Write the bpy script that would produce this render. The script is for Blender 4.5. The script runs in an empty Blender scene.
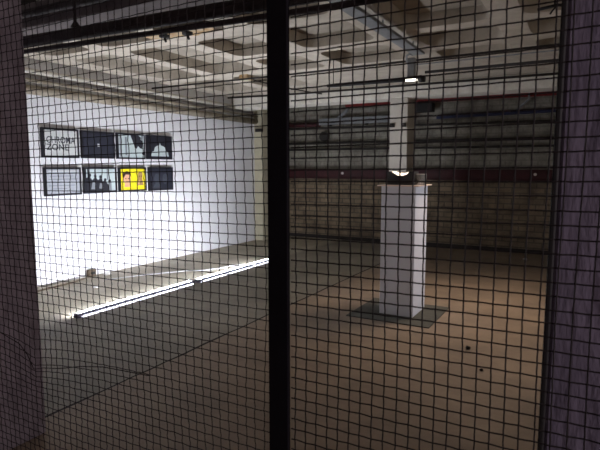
import bpy, bmesh, math, random
from mathutils import Vector, Matrix
random.seed(7)
C = bpy.context.scene.collection
PI = math.pi

# ------------------------------------------------------------------ materials
def mat(name, col, rough=0.7, metal=0.0, var=0.0, scale=6.0, bump=0.0, bscale=40.0, emit=None, estr=0.0, col2=None, stretch=(1, 1, 1), spec=0.3):
    m = bpy.data.materials.new(name); m.use_nodes = True
    nt = m.node_tree; b = nt.nodes['Principled BSDF']
    b.inputs['Base Color'].default_value = (*col, 1)
    b.inputs['Roughness'].default_value = rough
    b.inputs['Metallic'].default_value = metal
    b.inputs['Specular IOR Level'].default_value = spec
    if var or col2 or bump:
        tc = nt.nodes.new('ShaderNodeTexCoord'); mp = nt.nodes.new('ShaderNodeMapping')
        mp.inputs['Scale'].default_value = stretch
        nt.links.new(tc.outputs['Object'], mp.inputs['Vector'])
    if var or col2:
        n = nt.nodes.new('ShaderNodeTexNoise'); n.inputs['Scale'].default_value = scale
        n.inputs['Detail'].default_value = 6; n.inputs['Roughness'].default_value = 0.65
        nt.links.new(mp.outputs[0], n.inputs['Vector'])
        r = nt.nodes.new('ShaderNodeValToRGB')
        c2 = col2 or tuple(c * (1 - var) for c in col)
        r.color_ramp.elements[0].color = (*c2, 1); r.color_ramp.elements[0].position = 0.35
        r.color_ramp.elements[1].color = (*col, 1); r.color_ramp.elements[1].position = 0.62
        nt.links.new(n.outputs['Fac'], r.inputs[0]); nt.links.new(r.outputs[0], b.inputs['Base Color'])
    if bump:
        n2 = nt.nodes.new('ShaderNodeTexNoise'); n2.inputs['Scale'].default_value = bscale; n2.inputs['Detail'].default_value = 5
        nt.links.new(mp.outputs[0], n2.inputs['Vector'])
        bp = nt.nodes.new('ShaderNodeBump'); bp.inputs['Strength'].default_value = bump; bp.inputs['Distance'].default_value = 0.02
        nt.links.new(n2.outputs['Fac'], bp.inputs['Height']); nt.links.new(bp.outputs[0], b.inputs['Normal'])
    if emit:
        b.inputs['Emission Color'].default_value = (*emit, 1); b.inputs['Emission Strength'].default_value = estr
    return m

def floor_mat():
    m = bpy.data.materials.new('worn_concrete'); m.use_nodes = True
    nt = m.node_tree; b = nt.nodes['Principled BSDF']; b.inputs['Roughness'].default_value = 0.62
    b.inputs['Specular IOR Level'].default_value = 0.25
    tc = nt.nodes.new('ShaderNodeTexCoord'); sx = nt.nodes.new('ShaderNodeSeparateXYZ')
    nt.links.new(tc.outputs['Object'], sx.inputs[0])
    gt = nt.nodes.new('ShaderNodeMath'); gt.operation = 'GREATER_THAN'; gt.inputs[1].default_value = -2.78
    nt.links.new(sx.outputs['X'], gt.inputs[0])
    mix = nt.nodes.new('ShaderNodeMix'); mix.data_type = 'RGBA'
    mix.inputs['A'].default_value = (0.26, 0.24, 0.2, 1); mix.inputs['B'].default_value = (0.29, 0.232, 0.18, 1)
    nt.links.new(gt.outputs[0], mix.inputs['Factor'])
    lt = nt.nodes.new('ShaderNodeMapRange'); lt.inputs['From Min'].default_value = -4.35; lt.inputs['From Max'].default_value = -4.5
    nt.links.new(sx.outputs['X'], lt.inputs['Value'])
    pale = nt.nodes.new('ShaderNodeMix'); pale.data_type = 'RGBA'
    pale.inputs['A'].default_value = (0.25, 0.23, 0.19, 1); pale.inputs['B'].default_value = (0.42, 0.385, 0.31, 1)  # paler beside the left wall: strip-light glow painted into the floor colour
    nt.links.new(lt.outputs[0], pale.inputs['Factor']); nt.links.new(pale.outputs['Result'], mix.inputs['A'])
    n = nt.nodes.new('ShaderNodeTexNoise'); n.inputs['Scale'].default_value = 1.7; n.inputs['Detail'].default_value = 8; n.inputs['Roughness'].default_value = 0.7
    nt.links.new(tc.outputs['Object'], n.inputs['Vector'])
    r = nt.nodes.new('ShaderNodeValToRGB')
    r.color_ramp.elements[0].position = 0.3; r.color_ramp.elements[0].color = (0.62, 0.62, 0.62, 1)
    r.color_ramp.elements[1].position = 0.68; r.color_ramp.elements[1].color = (1.08, 1.05, 1.0, 1)
    nt.links.new(n.outputs['Fac'], r.inputs[0])
    mul = nt.nodes.new('ShaderNodeMix'); mul.data_type = 'RGBA'; mul.blend_type = 'MULTIPLY'; mul.inputs['Factor'].default_value = 1
    nt.links.new(mix.outputs['Result'], mul.inputs['A']); nt.links.new(r.outputs[0], mul.inputs['B'])
    nt.links.new(mul.outputs['Result'], b.inputs['Base Color'])
    n2 = nt.nodes.new('ShaderNodeTexNoise'); n2.inputs['Scale'].default_value = 30; n2.inputs['Detail'].default_value = 6
    nt.links.new(tc.outputs['Object'], n2.inputs['Vector'])
    bp = nt.nodes.new('ShaderNodeBump'); bp.inputs['Strength'].default_value = 0.35; bp.inputs['Distance'].default_value = 0.01
    nt.links.new(n2.outputs['Fac'], bp.inputs['Height']); nt.links.new(bp.outputs[0], b.inputs['Normal'])
    return m

def brick_mat():
    m = bpy.data.materials.new('painted_brick'); m.use_nodes = True
    nt = m.node_tree; b = nt.nodes['Principled BSDF']; b.inputs['Roughness'].default_value = 0.85
    tc = nt.nodes.new('ShaderNodeTexCoord'); mp = nt.nodes.new('ShaderNodeMapping')
    mp.inputs['Rotation'].default_value = (PI / 2, 0, 0)     # brick pattern stands up in X-Z
    nt.links.new(tc.outputs['Object'], mp.inputs['Vector'])
    sx = nt.nodes.new('ShaderNodeSeparateXYZ'); nt.links.new(tc.outputs['Object'], sx.inputs[0])
    br = nt.nodes.new('ShaderNodeTexBrick')
    br.inputs['Scale'].default_value = 1.0; br.inputs['Brick Width'].default_value = 0.26; br.inputs['Row Height'].default_value = 0.095
    br.inputs['Mortar Size'].default_value = 0.013; br.inputs['Mortar Smooth'].default_value = 0.4
    br.inputs['Color1'].default_value = (0.28, 0.215, 0.15, 1); br.inputs['Color2'].default_value = (0.22, 0.172, 0.12, 1)
    br.inputs['Mortar'].default_value = (0.13, 0.11, 0.08, 1)
    nt.links.new(mp.outputs[0], br.inputs['Vector'])
    br2 = nt.nodes.new('ShaderNodeTexBrick')
    for k in ('Scale', 'Brick Width', 'Row Height', 'Mortar Size'): br2.inputs[k].default_value = br.inputs[k].default_value
    br2.inputs['Color1'].default_value = (0.3, 0.29, 0.255, 1); br2.inputs['Color2'].default_value = (0.31, 0.3, 0.265, 1)
    br2.inputs['Mortar'].default_value = (0.24, 0.23, 0.2, 1)
    nt.links.new(mp.outputs[0], br2.inputs['Vector'])
    gt = nt.nodes.new('ShaderNodeMath'); gt.operation = 'GREATER_THAN'; gt.inputs[1].default_value = 1.4
    nt.links.new(sx.outputs['Z'], gt.inputs[0])
    mix = nt.nodes.new('ShaderNodeMix'); mix.data_type = 'RGBA'
    nt.links.new(gt.outputs[0], mix.inputs['Factor']); nt.links.new(br.outputs['Color'], mix.inputs['A']); nt.links.new(br2.outputs['Color'], mix.inputs['B'])
    n = nt.nodes.new('ShaderNodeTexNoise'); n.inputs['Scale'].default_value = 3; n.inputs['Detail'].default_value = 8; n.inputs['Roughness'].default_value = 0.75
    nt.links.new(tc.outputs['Object'], n.inputs['Vector'])
    r = nt.nodes.new('ShaderNodeValToRGB')
    r.color_ramp.elements[0].position = 0.32; r.color_ramp.elements[0].color = (0.45, 0.42, 0.4, 1)
    r.color_ramp.elements[1].position = 0.62; r.color_ramp.elements[1].color = (1.1, 1.1, 1.05, 1)
    nt.links.new(n.outputs['Fac'], r.inputs[0])
    mul = nt.nodes.new('ShaderNodeMix'); mul.data_type = 'RGBA'; mul.blend_type = 'MULTIPLY'; mul.inputs['Factor'].default_value = 1
    nt.links.new(mix.outputs['Result'], mul.inputs['A']); nt.links.new(r.outputs[0], mul.inputs['B'])
    nt.links.new(mul.outputs['Result'], b.inputs['Base Color'])
    bp = nt.nodes.new('ShaderNodeBump'); bp.inputs['Strength'].default_value = 0.5; bp.inputs['Distance'].default_value = 0.01
    nt.links.new(n.outputs['Fac'], bp.inputs['Height']); nt.links.new(bp.outputs[0], b.inputs['Normal'])
    return m

M = {}
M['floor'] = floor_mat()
M['brick'] = brick_mat()
M['white_wall'] = mat('white_plaster', (0.82, 0.82, 0.84), 0.8, var=0.06, scale=3, bump=0.15, bscale=12)
M['ceiling'] = mat('flaking_ceiling_paint', (0.53, 0.48, 0.40), 0.85, scale=5, col2=(0.42, 0.375, 0.31), bump=0.4, bscale=18)
M['coffer'] = mat('shaded_coffer', (0.36, 0.32, 0.262), 0.9, var=0.22, scale=4, bump=0.3)  # darker than the slab face: recess shade put into the colour
M['beam'] = mat('pale_beam_paint', (0.74, 0.71, 0.64), 0.8, col2=(0.6, 0.57, 0.5), scale=7, bump=0.3)
M['column'] = mat('column_paint', (0.6, 0.57, 0.51), 0.7, var=0.1, scale=4)
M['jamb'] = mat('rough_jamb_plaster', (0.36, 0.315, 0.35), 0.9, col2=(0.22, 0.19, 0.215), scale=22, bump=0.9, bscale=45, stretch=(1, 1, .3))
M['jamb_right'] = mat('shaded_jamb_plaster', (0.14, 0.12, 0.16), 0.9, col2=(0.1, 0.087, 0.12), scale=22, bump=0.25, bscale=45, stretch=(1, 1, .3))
M['corridor'] = mat('corridor_paint', (0.3, 0.27, 0.28), 0.9, var=0.2)
M['yellow_plaster'] = mat('cream_plaster', (0.58, 0.54, 0.4), 0.8, var=0.15, scale=6)
M['wire'] = mat('blackened_wire', (0.018, 0.014, 0.014), 0.75, spec=0.15, var=.3, scale=60)
M['post'] = mat('black_post_paint', (0.006, 0.005, 0.007), 0.85, spec=0.1, var=.3, scale=20)
M['ped'] = mat('matt_white_paint', (0.8, 0.8, 0.84), 0.75, var=0.03, scale=5)
M['acrylic'] = mat('warm_lit_board', (0.85, 0.68, 0.58), 0.35, var=.05, emit=(1, .72, .55), estr=.05)  # warm light on the plate put in as tint and faint emission
M['mat'] = mat('grey_rubber', (0.092, 0.092, 0.078), 0.9, var=0.25, scale=9, bump=.2)
M['darkbox'] = mat('charcoal_plastic', (0.055, 0.055, 0.055), 0.6, var=0.15, scale=9)
M['bowl'] = mat('glowing_bowl', (1, .9, .75), 0.5, emit=(1, 0.83, 0.66), estr=2.0, var=.02)
M['glass'] = mat('clear_glass', (0.95, 0.97, 0.97), 0.12)
M['glass'].node_tree.nodes['Principled BSDF'].inputs['Transmission Weight'].default_value = 0.8
M['glass'].node_tree.nodes['Principled BSDF'].inputs['Specular IOR Level'].default_value = 0.5
M['tube'] = mat('lit_tube', (1, 1, 1), 0.4, emit=(0.88, 0.91, 1.0), estr=330)
M['tube_dim'] = mat('lit_tube_edge', (1, 1, 1), 0.4, emit=(0.88, 0.88, 1.0), estr=3)
M['spine'] = mat('fixture_enamel', (0.16, 0.15, 0.2), 0.5, var=.1)
M['frame'] = mat('black_frame_lacquer', (0.012, 0.012, 0.018), 0.45, var=.2, scale=30)
M['maroon'] = mat('maroon_steel', (0.055, 0.009, 0.012), 0.55, var=0.35, scale=8)
M['red'] = mat('red_pipe_paint', (0.22, 0.02, 0.02), 0.5, var=0.3, scale=5)
M['dark_pipe'] = mat('dark_pipe_iron', (0.03, 0.026, 0.024), 0.7, var=0.4, scale=9)
M['near_pipe'] = mat('sooty_pipe', (0.055, 0.045, 0.045), 0.8, var=0.5, scale=7, bump=.2)
M['duct'] = mat('duct_paint', (0.2, 0.17, 0.165), 0.85, var=.25, scale=5)
M['brown_pipe'] = mat('brown_conduit', (0.24, 0.2, 0.15), 0.8, col2=(.42, .38, .3), scale=6)
M['blue_tray'] = mat('blue_grey_tray', (0.25, 0.265, 0.275), 0.6, var=0.2, scale=8)
M['navy'] = mat('navy_conduit', (0.03, 0.035, 0.085), 0.6, var=0.2, scale=8)
M['galv'] = mat('galvanised_steel', (0.26, 0.27, 0.28), 0.55, var=0.25, scale=12)
M['black'] = mat('black_enamel', (0.012, 0.011, 0.011), 0.6, var=0.3, scale=20)
M['bolt'] = mat('pale_bolt', (0.8, 0.75, 0.72), 0.4, var=.1)
M['lamp_glow'] = mat('warm_lamp_glass', (1, .95, .85), 0.4, emit=(1, 0.94, 0.83), estr=3.2)
M['rust'] = mat('rust_stain', (0.42, 0.26, 0.11), 0.9, col2=(0.5, 0.42, 0.3), scale=14)
M['crack'] = mat('joint_dirt', (0.03, 0.024, 0.02), 0.95, var=.3)
M['brown_cord'] = mat('brown_cord', (0.12, 0.09, 0.06), 0.8, var=.2)
M['white_cord'] = mat('white_cord', (0.4, 0.4, 0.4), 0.6, var=.05)
M['chip'] = mat('plaster_chip', (0.75, 0.73, 0.7), 0.9, var=.1)
M['pebble'] = mat('dark_pebble', (0.02, 0.018, 0.015), 0.9, var=.2)
# picture inks
def ink(n, c): M[n] = mat(n, c, 0.5, var=0.12, scale=9)
ink('ink_paper', (0.62, 0.64, 0.63)); ink('ink_grey', (0.42, 0.44, 0.48)); ink('ink_black', (0.018, 0.018, 0.026))
ink('ink_mid', (0.22, 0.24, 0.26)); ink('ink_yellow', (0.9, 0.78, 0.02)); ink('ink_skin', (0.72, 0.4, 0.26)); ink('ink_brown', (0.36, 0.22, 0.1))
ink('ink_hair', (0.05, 0.025, 0.02)); ink('ink_pale', (0.52, 0.6, 0.6)); ink('ink_navy', (0.022, 0.024, 0.036)); ink('ink_text', (0.05, 0.055, 0.07))

# ------------------------------------------------------------------ helpers
def bm_box(bm, x0, x1, y0, y1, z0, z1, mi=0):
    v = [bm.verts.new(p) for p in ((x0,y0,z0),(x1,y0,z0),(x1,y1,z0),(x0,y1,z0),(x0,y0,z1),(x1,y0,z1),(x1,y1,z1),(x0,y1,z1))]
    for f in ((0,3,2,1),(4,5,6,7),(0,1,5,4),(1,2,6,5),(2,3,7,6),(3,0,4,7)):
        bm.faces.new([v[i] for i in f]).material_index = mi

def bm_tube(bm, pts, r, seg=8, mi=0, cap=True):
    pts = [Vector(p) for p in pts]; rings = []
    for i, p in enumerate(pts):
        d = (pts[min(i+1, len(pts)-1)] - pts[max(i-1, 0)]).normalized()
        up = Vector((0, 0, 1)) if abs(d.z) < 0.9 else Vector((0, 1, 0))
        a = d.cross(up).normalized(); b = a.cross(d).normalized()
        rr = r[i] if isinstance(r, (list, tuple)) else r
        rings.append([bm.verts.new(p + (a*math.cos(t) + b*math.sin(t))*rr) for t in [2*PI*k/seg for k in range(seg)]])
    for i in range(len(rings)-1):
        for k in range(seg):
            f = bm.faces.new((rings[i][k], rings[i][(k+1) % seg], rings[i+1][(k+1) % seg], rings[i+1][k])); f.material_index = mi; f.smooth = True
    if cap:
        bm.faces.new(rings[0][::-1]).material_index = mi; bm.faces.new(rings[-1]).material_index = mi

def bm_lathe(bm, prof, cx, cy, seg=24, mi=0):
    rings = [[bm.verts.new((cx + r*math.cos(2*PI*k/seg), cy + r*math.sin(2*PI*k/seg), z)) for k in range(seg)] for r, z in prof]
    for i in range(len(rings)-1):
        for k in range(seg):
            f = bm.faces.new((rings[i][k], rings[i][(k+1) % seg], rings[i+1][(k+1) % seg], rings[i+1][k])); f.smooth = True; f.material_index = mi
    return rings

def obj(name, bm, m, parent=None, bevel=0.0, recalc=True):
    if recalc: bmesh.ops.recalc_face_normals(bm, faces=bm.faces)
    me = bpy.data.meshes.new(name); bm.to_mesh(me); bm.free()
    for x in (m if isinstance(m, (list, tuple)) else [m]): me.materials.append(x)
    o = bpy.data.objects.new(name, me); C.objects.link(o)
    if parent:
        o.parent = parent; o.matrix_parent_inverse = Matrix.Translation(-Vector(parent.location))
    if bevel:
        b = o.modifiers.new('bevel', 'BEVEL'); b.width = bevel; b.segments = 2; b.limit_method = 'ANGLE'
    return o

def box(name, m, x0, x1, y0, y1, z0, z1, parent=None, bevel=0.0):
    bm = bmesh.new(); bm_box(bm, x0, x1, y0, y1, z0, z1); return obj(name, bm, m, parent, bevel)

def tube(name, m, pts, r, parent=None, seg=10):
    bm = bmesh.new(); bm_tube(bm, pts, r, seg); return obj(name, bm, m, parent)

def tag(o, label, cat, group=None):
    o['label'] = label; o['category'] = cat
    if group: o['group'] = group
    return o
def struct(o): o['kind'] = 'structure'; return o
def thing(name, loc, label, cat, group=None):
    o = bpy.data.objects.new(name, None); C.objects.link(o); o.location = loc; o.empty_display_size = 0.1
    return tag(o, label, cat, group)

# ------------------------------------------------------------------ room shell
XL, XR, YB, CZ = -5.96, 3.0, 9.7, 2.8
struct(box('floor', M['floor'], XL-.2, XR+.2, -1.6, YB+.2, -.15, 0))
struct(box('wall_left', M['white_wall'], XL-.2, XL, 1.72, YB, 0, CZ+.2))
struct(box('wall_back', M['brick'], XL-.2, XR+.2, YB, YB+.2, 0, CZ+.2))
struct(box('wall_right', M['brick'], XR, XR+.2, 1.72, YB, 0, CZ+.2))
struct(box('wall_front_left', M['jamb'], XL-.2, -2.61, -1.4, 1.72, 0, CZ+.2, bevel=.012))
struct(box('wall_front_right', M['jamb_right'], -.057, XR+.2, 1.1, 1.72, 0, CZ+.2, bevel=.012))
struct(box('wall_corridor_rear', M['corridor'], -2.61, XR+.2, -1.6, -1.4, 0, CZ+.2))
struct(box('wall_corridor_right', M['corridor'], XR, XR+.2, -1.4, 1.1, 0, CZ+.2))

# coffered ceiling: flat slab face with rounded sunken panels
def rounded(x0, x1, y0, y1, r, n=6):
    out = []
    for cx, cy, a0 in ((x1-r, y0+r, -PI/2), (x1-r, y1-r, 0), (x0+r, y1-r, PI/2), (x0+r, y0+r, PI)):
        for k in range(n+1):
            a = a0 + PI/2*k/n; out.append((cx + r*math.cos(a), cy + r*math.sin(a)))
    return out
coffers = []
left_cols = [(-5.62, -4.9), (-4.68, -3.9)]
mid_cols = [(-3.70, -3.05), (-2.80, -1.97)]
right_cols = [(-1.6, -.82), (-.57, .2), (.45, 1.2), (1.45, 2.2)]
for c in left_cols:
    for y in ((2.1, 4.05), (4.3, 5.95), (6.25, 7.4)): coffers.append((*c, *y))
for c in mid_cols:
    for y in ((2.1, 4.1), (4.32, 5.15), (5.4, 6.2)): coffers.append((*c, *y))
for c in right_cols:
    for y in ((2.1, 3.55), (3.75, 4.95), (5.13, 5.72), (5.95, 6.5)): coffers.append((*c, *y))
for x in (-5.62, -4.68, -3.7, -2.7, -1.6, -.57, .45, 1.45): coffers.append((x, x+.75, 8.5, 9.4))
cu = bpy.data.curves.new('c', 'CURVE'); cu.dimensions = '2D'; cu.fill_mode = 'BOTH'
def spline(pts):
    s = cu.splines.new('POLY'); s.points.add(len(pts)-1); s.use_cyclic_u = True
    for p, (x, y) in zip(s.points, pts): p.co = (x, y, 0, 1)
spline([(XL-.2, -1.6), (XR+.2, -1.6), (XR+.2, YB+.2), (XL-.2, YB+.2)])
for c in coffers: spline(rounded(*c, .12))
cu.extrude = 0.07
co = bpy.data.objects.new('c', cu); C.objects.link(co); co.location = (0, 0, CZ+.07)
dg = bpy.context.evaluated_depsgraph_get(); dg.update()
me = bpy.data.meshes.new_from_object(co.evaluated_get(dg)); bpy.data.objects.remove(co)
bm = bmesh.new(); bm.from_mesh(me); bmesh.ops.translate(bm, verts=bm.verts, vec=(0, 0, CZ+.07))
for f in bm.faces: f.material_index = 0
bm_box(bm, XL-.2, XR+.2, -1.6, YB+.2, CZ+.135, CZ+.3, 1)
struct(obj('ceiling', bm, [M['ceiling'], M['coffer']]))

# downstand beam carried by the column, pilaster in the far left corner
struct(box('trim_1', M['beam'], XL, XR, 8.0, 8.42, 2.585, CZ, bevel=.02)); bpy.data.objects['trim_1']['label'] = 'pale downstand beam'
struct(box('trim_2', M['yellow_plaster'], XL, XL+.2, 8.75, YB, 0, CZ, bevel=.01))
# floor joint
bm = bmesh.new()
ys = [1.72 + i*.16 for i in range(44)]
vs = []
for y in ys:
    w = .008 + random.random()*.006; dx = random.uniform(-.006, .006)
    vs.append((bm.verts.new((-2.78+dx-w, y, .002)), bm.verts.new((-2.78+dx+w, y, .002))))
for a, b in zip(vs, vs[1:]): bm.faces.new((a[0], a[1], b[1], b[0]))
struct(obj('trim_3', bm, M['crack']))
# dark strip modelled in place of the shaded edge of the right jamb
struct(box('jamb_shade_strip', M['black'], -.062, -.051, 1.09, 1.1, 0, CZ, bevel=.003))
# dark strip along the foot of the back wall
struct(box('baseboard_back', M['dark_pipe'], XL+.2, XR, YB-.03, YB, 0, .07))

# ------------------------------------------------------------------ column
t = thing('column', (-2.69, 8.2, 0), 'square cream painted column under the ceiling beam behind the white pedestal', 'column')
bm = bmesh.new(); bm_box(bm, -2.84, -2.545, 8.02, 8.39, 0, 2.585); obj('shaft', bm, M['column'], t, .012)
box('lower_band', M['darkbox'], -2.845, -2.54, 8.015, 8.395, 0, 1.42, t, .008)
for x in (-2.79, -2.60):
    bm = bmesh.new(); bm_box(bm, x-.035, x+.035, 7.985, 8.02, 2.13, 2.19); bm_tube(bm, [(x, 7.95, 2.16), (x, 8.02, 2.16)], .02, 8)
    obj('pipe_clip', bm, M['dark_pipe'], t)

# ------------------------------------------------------------------ wire mesh screen
YM = 0.98
XK, ZK = -1.53, .935         # the kink pushed into the mesh at its lower left
def warp(x, z):
    d = x - XK
    L = .13 if d < 0 else .19
    dz = -.046*math.exp(-abs(d)/L)*math.exp(-((z-ZK)/.105)**2)
    dx = .004*math.sin(z*9 + x*5)*(1 if x < -.6 else .4)
    z2 = .006*math.sin(x*3.1 + z*2.2)*(.35 if x < -.6 else .1)
    return dx, dz + z2*.5
scr = thing('wire_mesh_screen', (-.6, YM, 0), 'black crimped wire mesh screen with a flat steel post filling the opening in front', 'mesh screen')
def mesh_panel(xs, zs, r, tilt, name, label=None):
    bm = bmesh.new(); SEG = 5; n = 2
    x0, x1 = min(xs)-.012, max(xs)+.012; z0, z1 = min(zs)-.012, max(zs)+.012
    am = .0013
    for i, x in enumerate(xs):
        pts = []; jit = random.uniform(-.0012, .0012)
        for j in range(len(zs)*n+1):
            z = z0 + (z1-z0)*j/(len(zs)*n)
            dx, dz = warp(x, z)
            w = math.sin(j*PI/1 + i*PI + .6)
            pts.append((x + dx + jit + .0009*w*(1 if x < -.6 else .5), YM + am*math.cos(PI*((z-zs[0])/(zs[1]-zs[0]) + i)), z))
        bm_tube(bm, pts, r, SEG, cap=False)
    for j, z in enumerate(zs):
        pts = []; jit = random.uniform(-.001, .001)
        for i in range(len(xs)*n+1):
            x = x0 + (x1-x0)*i/(len(xs)*n)
            dx, dz = warp(x, z)
            pts.append((x, YM - am*math.cos(PI*((x-xs[0])/(xs[1]-xs[0]) + j)), z + dz + jit + tilt*(x+.34) + random.uniform(-.0004, .0004)))
        bm_tube(bm, pts, r, SEG, cap=False)
    return obj(name, bm, M['wire'], scr, recalc=False)
zs = [1.3966 + .0248*k for k in range(-48, 38)]
mesh_panel([-.5590 + .02615*k for k in range(0, 24)], zs, .0015, .014, 'wire_panel')
mesh_panel([-.6420 - .0268*k for k in range(0, 50)], zs, .00115, .014, 'wire_panel')
# loose strand crossing the kink
tube('loose_wire', M['wire'], [(-1.85, YM-.004, .975), (-1.71, YM-.004, .948), (-1.60, YM-.004, .925), (-1.56, YM-.004, .895), (XK, YM-.004, .852), (-1.48, YM-.004, .866), (-1.40, YM-.004, .88), (-1.30, YM-.004, .906), (-1.2, YM-.004, .924), (-1.018, YM-.004, .935)], .0014, scr, 5)
bm = bmesh.new(); bm_box(bm, -.629, -.577, YM-.006, YM+.006, 0, CZ-.005)
obj('flat_post', bm, M['post'], scr, .002)
bm = bmesh.new()
bm_box(bm, .045, .085, YM-.006, YM+.006, 0, CZ-.005); bm_box(bm, -2.02, -1.98, YM-.006, YM+.006, 0, CZ-.005)
bm_box(bm, -1.98, .045, YM-.006, YM+.006, .15, .2); bm_box(bm, -1.98, .045, YM-.006, YM+.006, 2.32, 2.37)
obj('outer_frame', bm, M['post'], scr)

# ------------------------------------------------------------------ pipes just inside the opening
def pipe(name, pts, r, m, label, cat='pipe', group=None, seg=12):
    return tag(tube(name, m, pts, r, None, seg), label, cat, group)
t = thing('overhead_pipe', (-2.6, 2.1, 2.3), 'thick sooty pipe crossing just inside the opening, lowest thick one', 'pipe')
tube('pipe', M['near_pipe'], [(-3.9, 2.14, 2.318), (-3.2, 2.12, 2.297), (-1.45, 2.1, 2.262), (XR, 2.1, 2.2)], .036, t, 14)
bm = bmesh.new(); bm_tube(bm, [(-2.715, 2.12, 2.29), (-2.715, 2.12, 2.8)], .008, 8); bm_lathe(bm, [(.03, 2.327), (.012, 2.355)], -2.715, 2.12, 10)
obj('hanger', bm, M['near_pipe'], t)
pipe('overhead_pipe', [(-3.9, 2.1, 2.26), (-3.21, 2.1, 2.232), (-1.45, 2.1, 2.199), (XR, 2.1, 2.14)], .0145, M['near_pipe'], 'thin dark pipe running right below the thick sooty pipe', 'pipe')
pipe('overhead_pipe', [(-3.9, 2.25, 2.535), (-3.2, 2.25, 2.527), (XR, 2.25, 2.46)], .027, M['near_pipe'], 'dark pipe above the thick sooty pipe at the top left', 'pipe')

t = thing('duct', (-.5, 2.46, 2.455), 'dull grey-brown rectangular duct behind the sooty pipes at the top', 'duct')
box('casing', M['duct'], -3.9, XR, 2.3, 2.62, 2.455, 2.62, t, .012)
for x in (-3.8, -1.78, .32): box('strap', M['dark_pipe'], x-.015, x+.015, 2.31, 2.61, 2.6, CZ-.001, t)

# ------------------------------------------------------------------ pictures on the white wall
FX = XL + .035
def poly(bm, pts, lvl, mi):
    f = bm.faces.new([bm.verts.new((FX + .0006*lvl, y, z)) for y, z in pts]); f.material_index = mi
def R4(a, b, c, d): return [(a, c), (b, c), (b, d), (a, d)]
def ell(cy, cz, ry, rz, n=16): return [(cy + ry*math.cos(2*PI*k/n), cz + rz*math.sin(2*PI*k/n)) for k in range(n)]
def picture(y0, y1, z0, z1, label, fw, draw, mats, text=None):
    t = thing('framed_picture', (XL, (y0+y1)/2, z0), label, 'picture', 'eight framed pictures on the white wall')
    bm = bmesh.new()
    bm_box(bm, XL, XL+.04, y0, y1, z0, z0+fw); bm_box(bm, XL, XL+.04, y0, y1, z1-fw, z1)
    bm_box(bm, XL, XL+.04, y0, y0+fw, z0+fw, z1-fw); bm_box(bm, XL, XL+.04, y1-fw, y1, z0+fw, z1-fw)
    bm_box(bm, XL, XL+.01, y0+fw, y1-fw, z0+fw, z1-fw)
    obj('frame', bm, M['frame'], t)
    bm = bmesh.new()
    a, b, c, d = y0+fw, y1-fw, z0+fw, z1-fw
    poly(bm, R4(a, b, c, d), 0, 0)
    def P(pts, lvl, mi): poly(bm, [(a+(b-a)*u, c+(d-c)*v) for u, v in pts], lvl, mi)
    draw(P)
    if text:
        for s, u, v, size, wid in text:
            tc = bpy.data.curves.new('t', 'FONT'); tc.body = s; tc.size = size; tc.align_x = 'LEFT'; tc.offset = .002
            to = bpy.data.objects.new('t', tc); C.objects.link(to)
            dg = bpy.context.evaluated_depsgraph_get(); dg.update()
            tm = bpy.data.meshes.new_from_object(to.evaluated_get(dg)); bpy.data.objects.remove(to)
            kx = (b-a)*wid/max(q.co.x for q in tm.vertices)
            for k, (mi, lv) in enumerate(((1, 2.0),)):
                off = len(bm.verts)
                vv = [bm.verts.new((FX + .0006*lv, a+(b-a)*u + q.co.x*kx, c+(d-c)*v + q.co.y)) for q in tm.vertices]
                for p in tm.polygons:
                    try: bm.faces.new([vv[i] for i in p.vertices]).material_index = mi
                    except ValueError: pass
    # face every print polygon towards the room
    bm.normal_update()
    for f in bm.faces:
        if f.normal.x < 0: f.normal_flip()
    obj('print', bm, [M[x] for x in mats], t, recalc=False)
    return t
FW = .028
def d1(P): pass
picture(4.062, 4.59, 1.617, 1.99, 'black frame with pale sheet lettered CHROMA ZONE, top left of the wall group', .026, d1, ['ink_paper', 'ink_text'],
        [('CHROMA', .06, .5, .115, .88), ('ZONE', .06, .22, .11, .66)])
def d2(P): P(R4(.46, .53, .42, .55), 1, 1)
picture(4.636, 5.175, 1.617, 1.986, 'near black picture with one tiny white mark, second in the upper row', FW, d2, ['ink_navy', 'ink_paper'])
def d3(P):
    P([(.46, 1), (.58, .62), (.62, .44), (.70, .40), (.76, .52), (.84, .42), (.93, .40), (.95, .72), (.86, .84), (.90, .90), (.78, 1)], 1, 1)
    P([(.9, .16), (1, .12), (1, .28), (.93, .26)], 1, 1); P(R4(.04, .12, .03, .97), 1, 2)
    P(R4(.25, .32, .1, .9), 1, 2)
picture(5.23, 5.76, 1.617, 1.99, 'pale picture with jagged black shape in its upper right, third in the upper row', .022, d3, ['ink_pale', 'ink_black', 'ink_mid'])
def d4(P):
    P([(.1, .06), (.9, .06), (.86, .3), (.7, .34), (.3, .34), (.14, .28)], 1, 1)
    P([(.22, .28), (.27, .5), (.38, .58), (.46, .60), (.5, .74), (.54, .60), (.66, .56), (.74, .48), (.78, .28)], 2, 1)
picture(5.805, 6.342, 1.62, 1.99, 'black picture with a pale dome shape at its base, rightmost in the upper row', FW, d4, ['ink_black', 'ink_pale'])
def d5(P):
    for k, (w0, w1) in enumerate(((.05, .9), (.1, .8), (.05, .95), (.15, .7), (.05, .85), (.1, .6))): P(R4(w0, w1, .84-.13*k, .855-.13*k+.012), 1, 1)
    P(R4(.06, .94, .9, .95), 1, 2)
picture(4.07, 4.6, 1.134, 1.496, 'black frame with plain grey sheet of faint lines, leftmost in the lower row', .026, d5, ['ink_grey', 'ink_mid', 'ink_paper'])
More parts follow.
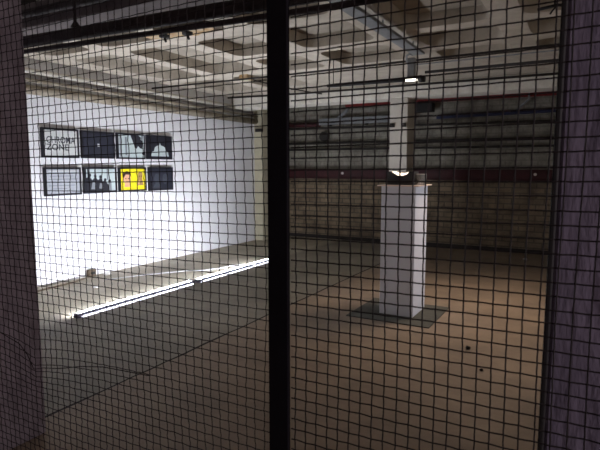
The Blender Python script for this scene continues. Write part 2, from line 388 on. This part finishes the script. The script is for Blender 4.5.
def d6(P):
    P([(0, 0), (.78, 0), (.74, .3), (.62, .5), (.55, .42), (.48, .62), (.4, .5), (.3, .66), (.2, .5), (.1, .7), (0, .6)], 1, 1)
    for u, v in ((.12, .72), (.3, .68), (.48, .64), (.64, .5), (.8, .45)): P([(u+.05*math.cos(k), v+.09*math.sin(k)) for k in range(6)], 2, 1)
    P(R4(.76, .86, 0, .42), 1, 2); P([(.15, .1), (.3, .08), (.32, .4), (.2, .42)], 2, 2); P([(.42, .12), (.55, .1), (.56, .34), (.45, .36)], 2, 2)
    P(R4(.04, .09, .5, 1), 1, 1); P(R4(.27, .32, .7, .98), 1, 2); P(R4(.7, .75, .5, 1), 1, 2)
picture(4.652, 5.195, 1.14, 1.5, 'black and white picture of a crowd below a pale ground, left of the yellow picture', FW, d6, ['ink_pale', 'ink_black', 'ink_mid'])
def d7(P):
    P(ell(.25, .52, .15, .3), 1, 1); P([(.08, .55), (.1, .82), (.25, .9), (.4, .82), (.42, .6), (.36, .72), (.2, .74), (.13, .6)], 2, 2)
    P([(.12, .14), (.38, .14), (.34, .3), (.16, .3)], 2, 1); P(R4(.17, .22, .52, .56), 3, 2); P(R4(.28, .33, .52, .56), 3, 2); P(R4(.2, .3, .38, .41), 3, 2)
    P([(.66, .2), (.92, .2), (.88, .5), (.9, .78), (.8, .88), (.7, .78), (.7, .5)], 1, 3); P([(.68, .3), (.74, .2), (.78, .5)], 2, 1)
    P(R4(.73, .77, .62, .67), 2, 2); P(R4(.82, .86, .62, .67), 2, 2)
picture(5.245, 5.765, 1.14, 1.496, 'bright yellow picture with two portrait heads in a black frame', .024, d7, ['ink_yellow', 'ink_skin', 'ink_hair', 'ink_brown'])
def d8(P):
    P(ell(.3, .5, .14, .28), 1, 1); P(ell(.68, .5, .13, .27), 1, 1); P([(.1, .05), (.5, .05), (.42, .25), (.18, .25)], 1, 1)
picture(5.825, 6.345, 1.132, 1.496, 'dark navy picture with barely visible shapes, right of the yellow picture', FW, d8, ['ink_navy', 'ink_text'])

# ------------------------------------------------------------------ strip lights lying on the floor
def batten(y0, y1, dx, label):
    dx += .012
    t = thing('floor_strip_light', (-4.39, (y0+y1)/2, 0), label, 'strip light', 'strip lights lying on the floor')
    x = -4.39 + dx
    bm = bmesh.new(); bm_box(bm, x-.013, x+.011, y0, y1, 0.001, .046); bm_box(bm, x-.045, x+.02, y0, y0+.03, 0.001, .045); bm_box(bm, x-.045, x+.02, y1-.03, y1, 0.001, .045)
    obj('housing', bm, M['spine'], t, .001)
    bm = bmesh.new()
    bm_box(bm, x-.075, x-.006, y0+.03, y1-.03, .001, .006); bm_box(bm, x+.011, x+.032, y0+.03, y1-.03, .001, .005)  # white plates added to widen the glow along the tubes
    obj('glow_plate', bm, M['ped'], t)
    tube('bright_tube', M['tube'], [(x-.03, y0+.03, .036), (x-.03, y1-.03, .036)], .013, t, 12)
    tube('edge_tube', M['tube_dim'], [(x+.021, y0+.05, .012), (x+.021, y1-.03, .012)], .008, t, 10)
batten(3.27, 5.02, 0.0, 'lit white strip light on the floor, the nearer of the two')
batten(5.08, 6.83, 0.01, 'lit white strip light on the floor, the farther of the two, behind the black post')

# cords and debris at the foot of the white wall
tag(tube('cord', M['brown_cord'], [(-5.72, 3.3, .012), (-5.74, 3.78, .012), (-5.78, 4.3, .012), (-5.86, 4.6, .02), (-5.9, 4.68, .04)], .011, None, 6), 'brown cord on the floor along the foot of the white wall', 'cord')
tag(tube('cord', M['white_cord'], [(-5.55, 4.6, .008), (-5.35, 5.05, .008), (-5.2, 5.3, .008), (-5.0, 5.62, .008), (-4.84, 5.72, .008), (-4.72, 5.95, .008), (-4.68, 6.2, .008), (-4.6, 6.4, .008), (-4.45, 6.45, .008)], .006, None, 6), 'thin white cord curving over the floor from the strip lights towards the white wall', 'cord')
t = thing('wall_plug', (-5.9, 4.68, 0), 'small dark plug block at the foot of the white wall', 'plug')
bm = bmesh.new(); bm_box(bm, -5.95, -5.89, 4.63, 4.75, .0, .1); obj('body', bm, M['brown_cord'], t, .01)
bm = bmesh.new(); bm_box(bm, -5.89, -5.878, 4.66, 4.72, .03, .07); obj('switch', bm, M['black'], t, .003)
def lump(name, x, y, r, m, label, cat, flat=.5, group=None, seed=1):
    rnd = random.Random(seed); bm = bmesh.new(); bmesh.ops.create_icosphere(bm, subdivisions=2, radius=r)
    for v in bm.verts:
        v.co *= rnd.uniform(.8, 1.15); v.co.z *= flat
    mz = min(v.co.z for v in bm.verts); bmesh.ops.translate(bm, verts=bm.verts, vec=(x, y, -mz))
    return tag(obj(name, bm, m), label, cat, group)
lump('plaster_chip', -5.8, 4.85, .06, M['chip'], 'white plaster chip beside the dark plug at the white wall', 'debris', .4, None, 3)
lump('plaster_chip', -5.3, 4.25, .03, M['chip'], 'small white plaster chip alone on the floor nearer the strip light', 'debris', .4, None, 4)
lump('pebble', -.80, 4.28, .022, M['pebble'], 'dark pebble on the brown floor in front of the pedestal, to its right', 'pebble', .6, None, 5)
lump('pebble', -.62, 3.86, .014, M['pebble'], 'tiny dark pebble nearest the mesh screen on the brown floor', 'pebble', .6, None, 6)
lump('plaster_chip', -.84, 8.97, .035, M['chip'], 'pale chip on the floor near the brick wall, far right', 'debris', .5, None, 8)

# ------------------------------------------------------------------ pedestal with its things
bm = bmesh.new(); bm_box(bm, -2.075, -1.23, 4.66, 5.46, 0.0, .012)
tag(obj('floor_mat', bm, M['mat'], None, .004), 'square dark grey mat under the white pedestal', 'mat')
t = thing('pedestal', (-1.63, 5.12, .012), 'tall matt white square plinth standing on the grey mat', 'pedestal')
bm = bmesh.new(); bm_box(bm, -1.805, -1.456, 4.89, 5.31, .013, 1.312); obj('body', bm, M['ped'], t, .003)
bm = bmesh.new(); bm_box(bm, -1.84, -1.42, 4.86, 5.34, 1.312, 1.322); obj('top_plate', bm, M['acrylic'], t, .002)

ZT = 1.323
t = thing('display_lamp', (-1.63, 5.05, ZT), 'charcoal box with a glowing curved bowl set in its top, on the pedestal', 'lamp')
bm = bmesh.new()
x0, x1, y0, y1, z1 = -1.768, -1.503, 4.95, 5.13, ZT+.132
cx0 = -1.637; rb = .088; dpt = .042
arc = [(cx0 + rb*math.sin(a), z1 - dpt*math.cos(a)) for a in [(-PI/2 + PI*k/14) for k in range(15)]]
prof = [(x0, ZT), (x1, ZT), (x1, z1)] + arc[::-1] + [(x0, z1)]
fr = [bm.verts.new((x, y0, z)) for x, z in prof]; bk = [bm.verts.new((x, y1, z)) for x, z in prof]
bm.faces.new(fr); bm.faces.new(bk[::-1])
for i in range(len(prof)): bm.faces.new((fr[i], bk[i], bk[(i+1) % len(prof)], fr[(i+1) % len(prof)]))
bmesh.ops.triangulate(bm, faces=[f for f in bm.faces if len(f.verts) > 4])
obj('box_body', bm, M['darkbox'], t)
bm = bmesh.new()
a2 = [(cx0 + (rb-.003)*math.sin(a), z1-.003 - (dpt-.005)*math.cos(a)) for a in [(-PI/2 + PI*k/14) for k in range(15)]]
a3 = [(cx0 + (rb-.003)*math.sin(a), z1-.001 - (dpt-.028)*math.cos(a)) for a in [(-PI/2 + PI*k/14) for k in range(15)]]
F = [[bm.verts.new((x, y, z)) for x, z in pp] for y in (4.955, 5.11) for pp in (a2, a3)]
for i in range(14):
    for A, B in ((F[0], F[1]), (F[3], F[2]), (F[1], F[3]), (F[2], F[0])): bm.faces.new((A[i], A[i+1], B[i+1], B[i]))
obj('light_bowl', bm, M['bowl'], t)

t = thing('glass_tumbler', (-1.445, 5.1, ZT), 'small clear glass tumbler on the pedestal right of the charcoal box', 'glass')
bm = bmesh.new()
rs = bm_lathe(bm, [(.001, ZT), (.047, ZT), (.05, ZT+.105), (.045, ZT+.105), (.042, ZT+.012), (.001, ZT+.012)], -1.45, 5.06, 24)
obj('vessel', bm, M['glass'], t)
bm = bmesh.new(); bm_lathe(bm, [(.0465, ZT+.1045), (.051, ZT+.108), (.0465, ZT+.109), (.0455, ZT+.1055), (.0465, ZT+.1045)], -1.45, 5.06, 24); obj('rim', bm, M['bolt'], t)

# ------------------------------------------------------------------ spotlight over the pedestal with its conduit
t = thing('ceiling_spotlight', (-1.8, 5.8, 2.5), 'black overhead light bar with a glowing end above the pedestal', 'lamp')
tube('housing', M['black'], [(-2.86, 5.8, 2.487), (-2.78, 5.8, 2.487), (-1.86, 5.8, 2.485), (-1.69, 5.8, 2.49)], [.018, .022, .026, .03], t, 12)
box('lit_end', M['lamp_glow'], -1.865, -1.73, 5.76, 5.79, 2.455, 2.480, t, .006)
tube('lamp_cap', M['black'], [(-1.715, 5.80, 2.475), (-1.655, 5.80, 2.475)], .036, t, 12)
box('drop_conduit', M['galv'], -1.86, -1.775, 5.8, 5.86, 2.50, 2.72, t, .01)
tube('hanger', M['black'], [(-2.78, 5.8, 2.49), (-2.78, 5.8, CZ)], .005, t, 6)

t = thing('cable_tray', (-1.68, 3.4, 2.7), 'blue grey cable tray running along the ceiling to the spotlight', 'cable tray')
bm = bmesh.new(); bm_box(bm, -1.735, -1.615, 3.3, 5.62, 2.7, 2.705); bm_box(bm, -1.737, -1.728, 3.3, 5.62, 2.7, 2.725); bm_box(bm, -1.622, -1.613, 3.3, 5.62, 2.7, 2.725)
obj('tray', bm, M['blue_tray'], t)
for y in (3.6, 4.5, 5.4): tube('hanger', M['galv'], [(-1.675, y, 2.7), (-1.675, y, CZ)], .008, t, 6)
tag(tube('cable_loop', M['galv'], [(-1.74, 5.62, 2.71), (-1.8, 5.68, 2.735), (-1.85, 5.74, 2.73), (-1.87, 5.8, 2.69), (-1.85, 5.83, 2.64)], .012, None, 8), 'short grey cable looping between the cable tray and the spotlight conduit', 'cable')

# ceiling pipes crossing the room
pipe('ceiling_pipe', [(XL, 5.98, 2.705), (-3.55, 5.96, 2.70), (-1.8, 5.95, 2.715), (XR, 5.7, 2.70)], .0125, M['dark_pipe'], 'dark pipe crossing below the ceiling just behind the spotlight')
pipe('ceiling_pipe', [(-1.9, 6.66, 2.70), (XR, 6.66, 2.70)], .018, M['dark_pipe'], 'dark pipe across the right half of the ceiling, midway to the beam')
pipe('ceiling_pipe', [(-1.9, 6.02, 2.68), (XR, 5.92, 2.68)], .007, M['galv'], 'thin grey pipe beside the dark ceiling pipe on the right')
pipe('ceiling_pipe', [(XL, 7.9, 2.78), (-4.54, 7.9, 2.755), (-3.0, 7.9, 2.75), (XR, 7.9, 2.75)], .017, M['dark_pipe'], 'dark pipe running along the front face of the pale downstand beam')
pipe('ceiling_cable', [(-4.35, 6.3, 2.76), (-4.2, 6.9, 2.72), (-4.1, 7.5, 2.72), (-4.0, 7.9, 2.72)], .01, M['dark_pipe'], 'black cable running along the ceiling from the yellow junction box to the beam', 'cable')
t = thing('junction_box', (-4.35, 6.2, 2.72), 'small yellowed junction box on the ceiling near the beam', 'junction box')
box('body', M['rust'], -4.42, -4.28, 6.12, 6.28, 2.73, CZ, t, .01)
box('cover', M['yellow_plaster'], -4.40, -4.30, 6.14, 6.26, 2.722, 2.73, t, .004)
# rust stain patch with fittings
bm = bmesh.new(); bm.faces.new([bm.verts.new((-3.55+.45*math.cos(a)*random.uniform(.8, 1.1), 3.95+.17*math.sin(a)*random.uniform(.8, 1.1), CZ-.002)) for a in [2*PI*k/18 for k in range(18)]])
struct(obj('trim_5', bm, M['rust']))
for x, y, lb in ((-3.75, 3.95, 'black ceiling fitting on the rust stain, the left one'), (-3.48, 3.98, 'black ceiling fitting on the rust stain, the right one')):
    t = thing('ceiling_fitting', (x, y, CZ), lb, 'fitting')
    bm = bmesh.new(); bm_lathe(bm, [(.001, CZ-.03), (.05, CZ-.025), (.055, CZ)], x, y, 14); obj('plate', bm, M['black'], t)
    bm = bmesh.new(); bm_tube(bm, [(x, y, CZ-.02), (x+.02, y, CZ-.07)], .012, 8); obj('nozzle', bm, M['black'], t)

# conduits along the top of the left wall
pipe('wall_conduit', [(-5.88, 1.75, 2.425), (-5.88, 8.7, 2.4)], .055, M['brown_pipe'], 'thick brown conduit along the top of the white wall')
pipe('wall_conduit', [(-5.85, 1.75, 2.53), (-5.85, 5.0, 2.52), (-5.85, 8.7, 2.5)], .022, M['brown_pipe'], 'thin conduit just above the thick brown one on the white wall')
pipe('wall_conduit', [(-5.9, 1.75, 2.64), (-5.9, 8.7, 2.62)], .04, M['beam'], 'pale flaking pipe highest on the white wall')
t = thing('pipe_bracket', (-5.7, 8.75, 2.35), 'dark bracket on the cream corner pilaster', 'bracket')
bm = bmesh.new(); bm_box(bm, -5.9, -5.74, 8.70, 8.75, 2.2, 2.26); obj('arm', bm, M['dark_pipe'], t)
bm = bmesh.new(); bm_tube(bm, [(-5.78, 8.69, 2.23), (-5.78, 8.75, 2.23)], .02, 8); obj('bolt', bm, M['dark_pipe'], t)

# ------------------------------------------------------------------ back wall services
t = thing('maroon_rail', (-2, 9.5, 1.25), 'wide maroon steel rail fixed along the brick wall at head height', 'rail')
bm = bmesh.new(); bm_box(bm, -5.75, XR, 9.56, 9.6, 1.27, 1.45); bm_box(bm, -5.75, XR, 9.5, 9.6, 1.44, 1.455); bm_box(bm, -5.75, XR, 9.5, 9.6, 1.262, 1.275)
obj('channel', bm, M['maroon'], t)
for x in (-5.2, -3.4, -1.6, .2, 2.0): box('standoff', M['maroon'], x-.05, x+.05, 9.6, YB, 1.3, 1.42, t)
for x in (-4.36, -.80):
    bm = bmesh.new(); bm_tube(bm, [(x, 9.535, 1.375), (x, 9.56, 1.375)], .026, 8); obj('bolt', bm, M['bolt'], t)
pipe('wall_pipe', [(-5.75, 9.6, 1.99), (XR, 9.6, 1.97)], .026, M['dark_pipe'], 'upper of the two thin dark pipes just above the maroon rail on the back wall')
pipe('wall_pipe', [(-5.75, 9.6, 1.86), (XR, 9.6, 1.85)], .02, M['dark_pipe'], 'lower of the two thin dark pipes just above the maroon rail on the back wall')
pipe('wall_pipe', [(-5.75, 9.58, 2.30), (-3.2, 9.58, 2.28), (XR, 9.58, 2.23)], .022, M['dark_pipe'], 'dark pipe on the back wall running below the blue grey tray')
pipe('wall_pipe', [(-4.3, 9.55, 2.73), (XR, 9.55, 2.70)], .05, M['red'], 'red painted pipe high on the back wall under the ceiling')
pipe('wall_pipe', [(-5.75, 9.6, 2.38), (-4.9, 9.6, 2.37)], .05, M['maroon'], 'short maroon pipe in the far left corner of the back wall')
t = thing('wall_cable_tray', (-4, 9.5, 2.38), 'blue grey cable tray high on the back wall left of the column', 'cable tray')
bm = bmesh.new(); bm_box(bm, -4.9, -2.9, 9.55, 9.6, 2.35, 2.48); obj('tray', bm, M['blue_tray'], t)
for x in (-4.7, -3.9, -3.1): box('bracket', M['dark_pipe'], x-.02, x+.02, 9.6, YB, 2.33, 2.5, t)
tag(tube('diagonal_brace', M['blue_tray'], [(-4.25, 9.6, 2.72), (-4.32, 9.6, 2.6), (-4.52, 9.6, 2.46)], .035, None, 8), 'short blue grey diagonal brace above the wall cable tray', 'brace')
pipe('wall_conduit', [(-2.5, 9.6, 2.40), (-.9, 9.6, 2.42), (XR, 9.6, 2.46)], .028, M['navy'], 'navy blue conduit on the back wall right of the column', 'conduit')
t = thing('wall_speaker', (-2.72, 9.55, 2.5), 'small black box mounted high on the back wall right of the column', 'speaker')
bm = bmesh.new(); bm_box(bm, -2.87, -2.54, 9.42, 9.6, 2.5, 2.66); obj('cabinet', bm, M['black'], t, .01)
box('wall_bracket', M['dark_pipe'], -2.75, -2.66, 9.6, YB, 2.54, 2.62, t)
tag(tube('hanging_pipe', M['galv'], [(-.95, 9.5, CZ), (-.95, 9.5, 2.62), (-1.15, 9.55, 2.45)], .02, None, 8), 'thin bent grey pipe dropping from the ceiling at the right of the back wall', 'pipe')
t = thing('wall_valve', (-4.8, 9.6, 2.1), 'dark round valve on the back wall left of the column', 'valve')
bm = bmesh.new(); bm_tube(bm, [(-4.8, 9.56, 2.12), (-4.8, 9.62, 2.12)], .1, 14); obj('wheel', bm, M['dark_pipe'], t)
bm = bmesh.new(); bm_tube(bm, [(-4.8, 9.6, 2.12), (-4.8, YB, 2.12)], .03, 8); obj('stem', bm, M['dark_pipe'], t)
# small iron hook on the ceiling at upper right
t = thing('ceiling_hook', (-.33, 4.45, 2.72), 'dark iron hook hanging under the ceiling at the upper right', 'hook')
tube('shank', M['black'], [(-.42, 4.5, 2.705), (-.28, 4.5, 2.72), (-.18, 4.5, 2.70)], .012, t, 6)
tube('prong', M['black'], [(-.3, 4.5, CZ), (-.3, 4.5, 2.70), (-.33, 4.5, 2.66)], .008, t, 6)

# ------------------------------------------------------------------ lights
def area(name, loc, rot, sx, sy, power, col, spread=None):
    l = bpy.data.lights.new(name, 'AREA'); l.shape = 'RECTANGLE'; l.size = sx; l.size_y = sy; l.energy = power; l.color = col
    if spread: l.spread = spread
    o = bpy.data.objects.new(name, l); C.objects.link(o); o.location = loc; o.rotation_euler = rot; return o
def spot(name, loc, target, power, col, angle, blend=.6, r=.06):
    l = bpy.data.lights.new(name, 'SPOT'); l.energy = power; l.color = col; l.spot_size = math.radians(angle); l.spot_blend = blend; l.shadow_soft_size = r
    o = bpy.data.objects.new(name, l); C.objects.link(o); o.location = loc
    o.rotation_euler = (Vector(target) - Vector(loc)).to_track_quat('-Z', 'Y').to_euler(); return o
spot('warm_downlight', (-.95, 5.9, 2.62), (-.8, 5.35, 0), 172, (1, .78, .62), 108, 1.0, .35)
spot('cool_side_light', (1.9, 5.6, 1.9), (-1.45, 5.1, .7), 150, (.8, .86, 1.0), 34, .8, .12)
area('room_fill', (1.4, 3.2, 2.3), (math.radians(55), 0, math.radians(30)), 1.4, .8, 7, (1, .88, .78))
area('corridor_light', (2.7, .45, 1.7), (math.radians(85), 0, math.radians(84)), .8, .8, 66, (1, .86, .93))
w = bpy.data.worlds.new('w'); bpy.context.scene.world = w; w.use_nodes = True
w.node_tree.nodes['Background'].inputs[0].default_value = (.05, .045, .05, 1); w.node_tree.nodes['Background'].inputs[1].default_value = 0.3

# ------------------------------------------------------------------ camera
f = 515.0
Yd = Vector((290, 58, f)).normalized(); up = Vector((0, f, -58)).normalized()
X = Vector((Yd.y*up.z - Yd.z*up.y, Yd.z*up.x - Yd.x*up.z, Yd.x*up.y - Yd.y*up.x)).normalized()
if X.x < 0: X = -X
cam = bpy.data.cameras.new('camera'); cam.sensor_width = 36; cam.lens = f/600*36; cam.clip_start = .02
cam.dof.use_dof = True; cam.dof.focus_distance = 5.5; cam.dof.aperture_fstop = 13
oc = bpy.data.objects.new('camera', cam); C.objects.link(oc)
rt = Vector((X.x, Yd.x, up.x)); u = Vector((X.y, Yd.y, up.y)); fw = Vector((X.z, Yd.z, up.z))
mtx = Matrix((( rt.x, u.x, -fw.x, 0), (rt.y, u.y, -fw.y, 0), (rt.z, u.z, -fw.z, 1.5), (0, 0, 0, 1)))
oc.matrix_world = mtx
bpy.context.scene.camera = oc
sc = bpy.context.scene
sc.view_settings.view_transform = 'Standard'; sc.view_settings.look = 'None'; sc.view_settings.exposure = 0
